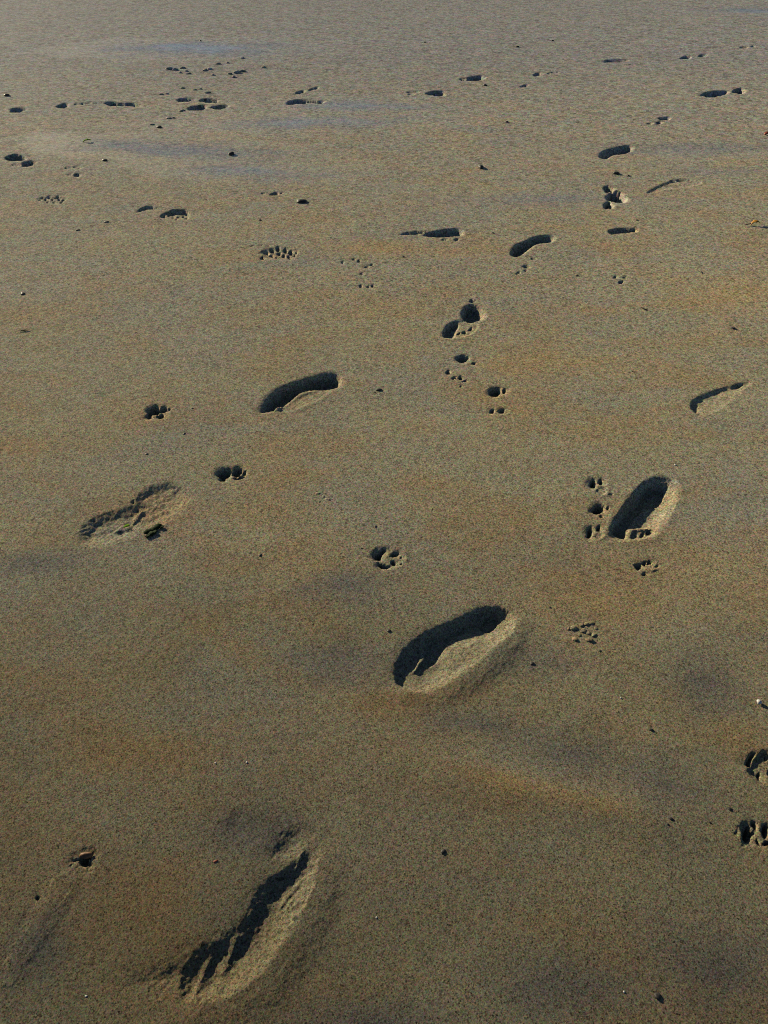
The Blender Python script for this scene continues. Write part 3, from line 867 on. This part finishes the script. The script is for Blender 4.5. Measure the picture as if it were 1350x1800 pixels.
for px, py, w, lab in [
    (433, 1337, 3.4, 'white shell speck left of the lower middle, right one of two'),
    (378, 1338, 3, 'white shell speck left of the lower middle, left one of two'),
    (662, 1605, 3.4, 'white shell speck right of the nearest footprint'),
    (1102, 1734, 3.6, 'white shell speck left of the smudged pebble'),
    (146, 1742, 3.6, 'white shell speck in the lower left corner'),
    (1187, 817, 4, 'pale shell speck above the crisp footprint'),
    (1092, 1225, 3, 'pale shell speck in the dark sand right of centre'),
]:
    stone(px, py, w, lab, WHITE, .5, 'shell_fragment', 'shell', 1.3, None, .2, 'tiny white shell fragments')


def mesh_obj(name, verts, faces, mat, loc, rz=0, smooth=True):
    me = bpy.data.meshes.new(name)
    me.from_pydata([tuple(v) for v in verts], [], faces); me.update()
    if smooth:
        for p in me.polygons: p.use_smooth = True
    me.materials.append(mat)
    o = bpy.data.objects.new(name, me); COL.objects.link(o)
    o.location = loc; o.rotation_euler = (0, 0, rz)
    return o


def sheet_thing(name, outline, thick, curl, mat, px, py, rz, lift=.0015):
    """thin curled piece (shell, leaf, weed) with real thickness; outline in millimetres"""
    ring = smooth_closed(outline, 4) / 1000
    cx, cy = ring.mean(0)
    rings = [ring, (ring - (cx, cy)) * .66 + (cx, cy), (ring - (cx, cy)) * .33 + (cx, cy)]
    n = len(ring); top, bot = [], []
    R = np.abs(ring - (cx, cy)).max()
    for rr in rings:
        for x, y in rr:
            q = math.hypot(x - cx, y - cy) / R
            z = curl / 1000 * (1 - q * q) + .12 * curl / 1000 * math.sin(9 * x / R + 5 * y / R)
            top.append((x, y, z + thick / 1000)); bot.append((x, y, z))
    top.append((cx, cy, curl / 1000 + thick / 1000)); bot.append((cx, cy, curl / 1000))
    nt = len(top); V = top + bot; F = []
    for k in range(2):
        for i in range(n):
            a, b_ = k * n + i, k * n + (i + 1) % n
            F.append((a, b_, b_ + n, a + n)); F.append((nt + a + n, nt + b_ + n, nt + b_, nt + a))
    for i in range(n):
        a, b_ = 2 * n + i, 2 * n + (i + 1) % n
        F.append((a, b_, nt - 1)); F.append((2 * nt - 1, nt + b_, nt + a))
        F.append((i, nt + i, nt + (i + 1) % n, (i + 1) % n))
    x, y = (float(q) for q in ground(px, py))
    return mesh_obj(name, V, F, mat, (x, y, height_at(x, y) + lift), rz)


tag(sheet_thing('shell', [(-5, -1.5), (-2, 4), (1.5, 5), (4, 2), (3.5, -3), (0, -4.5)], .8, 4, WHITE, 1335, 1233, .6), 'white broken shell at the right edge casting a short shadow', 'shell')


# seaweed scrap: a stem with small lobed blades
def weed(px, py, label, mat, size, rz, seed, nblades=9):
    r = random.Random(seed)
    x, y = (float(q) for q in ground(px, py)); z = height_at(x, y)
    root = bpy.data.objects.new('seaweed', None); COL.objects.link(root)
    root.location = (x, y, z); root.rotation_euler = (0, 0, rz); root.empty_display_size = .01
    tag(root, label, 'seaweed')
    V, F = [], []
    seg = 9
    for k in range(seg):
        t = k / (seg - 1) - .5
        px_, py_ = math.sin(t * 4) * size * .07, t * size
        for a in range(5):
            an = a * 2 * math.pi / 5
            V.append((px_ + math.cos(an) * size * .018, py_, size * .03 + math.sin(an) * size * .018 + size * .012 * math.sin(k)))
    for k in range(seg - 1):
        for a in range(5):
            F.append((k * 5 + a, k * 5 + (a + 1) % 5, k * 5 + 5 + (a + 1) % 5, k * 5 + 5 + a))
    o = mesh_obj('stem', V, F, mat, (0, 0, 0)); o.parent = root
    for b_ in range(nblades):
        t = (b_ + .5) / nblades - .5
        s = size * r.uniform(.2, .32); an = r.choice((-1, 1)) * r.uniform(.5, 1.3)
        vb, fb = [], []
        for i in range(5):
            w = s * .75 * math.sin(math.pi * (i + .6) / 5.2)
            yy = s * i / 4; zz = size * .03 + s * .22 * math.sin(i / 4 * 1.6) * r.uniform(.6, 1.2)
            vb += [(-w, yy, zz), (0, yy, zz + s * .08), (w, yy, zz), (0, yy, zz - s * .05)]
        for i in range(4):
            for a in range(4):
                fb.append((i * 4 + a, i * 4 + (a + 1) % 4, i * 4 + 4 + (a + 1) % 4, i * 4 + 4 + a))
        fb += [(3, 2, 1, 0), (16, 17, 18, 19)]
        o = mesh_obj('blade', vb, fb, mat, (math.sin(t * 4) * size * .07, t * size, 0), an); o.parent = root
    return root


weed(269, 936, 'dark green seaweed scrap lying at the edge of the washed out footprint', WEED, .044, -.5, 4)
tag(sheet_thing('weed_flake', [(-7, -2), (-2, 3), (5, 4), (8, 0), (3, -4)], .8, 3, LIME, 222, 925, .3, .002), 'small yellow green flake inside the washed out footprint', 'seaweed')
tag(sheet_thing('weed_flake', [(-24, -8), (-6, 10), (14, 12), (26, 0), (8, -12)], 2, 12, LIME, 153, 249, .2, .002), 'bright lime green scrap far off at the upper left', 'seaweed')
tag(sheet_thing('fragment', [(-20, -10), (-8, 14), (14, 12), (20, -6), (0, -14)], 4, 11, RUSTY, 1347, 237, .2, .003), 'dark red fragment at the right edge', 'fragment')
lf = sheet_thing('leaf', [(-22, 0), (-10, 9), (6, 12), (20, 4), (26, 0), (18, -8), (0, -11), (-12, -7)], 2.0, 16, ORANGE, 1326, 396, .3, .002)
tag(lf, 'small curled orange leaf near the right edge', 'leaf')
st = mesh_obj('stalk', [(-.052, -.0012, .002), (-.052, .0012, .002), (-.052, 0, .005), (-.02, -.002, .004), (-.02, .002, .004), (-.02, 0, .008)],
              [(0, 3, 4, 1), (1, 4, 5, 2), (2, 5, 3, 0), (0, 1, 2), (5, 4, 3)], TWIG, (0, 0, 0), 0, False)
st.parent = lf


def twig(px, py, length, rz, label, seed):
    r = random.Random(seed)
    x, y = (float(q) for q in ground(px, py)); z = height_at(x, y)
    V, F = [], []
    n = 7; rad = length * .055
    for k in range(n):
        t = k / (n - 1) - .5
        ox, oz = r.uniform(-.07, .07) * length, rad * (1.0 + r.uniform(0, 1.2))
        w = rad * (1.1 - abs(t))
        for a in range(6):
            an = a * math.pi / 3
            V.append((t * length, ox + math.cos(an) * w, oz + math.sin(an) * w))
    for k in range(n - 1):
        for a in range(6):
            F.append((k * 6 + a, k * 6 + (a + 1) % 6, k * 6 + 6 + (a + 1) % 6, k * 6 + 6 + a))
    F += [tuple(range(5, -1, -1)), tuple(range((n - 1) * 6, n * 6))]
    return tag(mesh_obj('twig', V, F, TWIG, (x, y, z), rz), label, 'twig', 'dark twigs lying on the sand')


twig(1132, 543, .030, -.9, 'short bent twig right of centre under the faint three dot paw print', 1)
twig(42, 581, .034, .2, 'short twig low on the left edge below the pebble with a tail', 2)
twig(1232, 478, .022, 1.2, 'short upright lying twig on the bare sand at the right', 3)


# clods of sand thrown up by running dogs
def clod(px, py, w, label, group, flat=.7):
    return stone(px, py, w * .9, label, SAND, flat * .5, 'sand_clod', 'sand clod', 1.5, None, .6, group)


for px, py, w in [(1009,1104,13), (1022,1098,9), (1031,1096,10), (1040,1094,9), (1027,1108,11), (1034,1112,9), (1044,1115,10), (1036,1124,13), (1012,1123,11), (1000,1104,7), (1019,1116,7), (1047,1104,6)]:
    clod(px, py, w, 'crumbly clod in the kicked up patch right of the deep middle footprint', 'clods right of the deep middle footprint')
for px, py, w in [(299,122,13), (309,123,11), (322,120,10), (328,125,9), (317,128,8), (331,130,8), (361,124,11), (369,122,10), (383,113,9), (374,132,8), (400,111,8), (404,130,9), (418,128,13), (425,126,11), (411,136,10), (426,103,9), (463,119,10)]:
    clod(px, py, w, 'far crumbly clod in the kicked up patch above the far cluster', 'clods above the far cluster of footprints', .9)
for px, py, w in [(322,155,7), (342,158,7), (352,156,8), (366,163,9), (283,166,8), (294,165,7), (296,208,9), (304,207,8), (317,195,8), (322,194,7), (268,219,7)]:
    clod(px, py, w, 'tiny far clod beside the far cluster of footprints', 'clods around the far cluster', .9)
for px, py, w in [(558,868,8), (568,874,7), (576,878,8), (562,882,6), (572,868,5)]:
    clod(px, py, w, 'low worn clod in the faint patch above the ring shaped paw print', 'worn clods above the ring shaped paw print', .35)
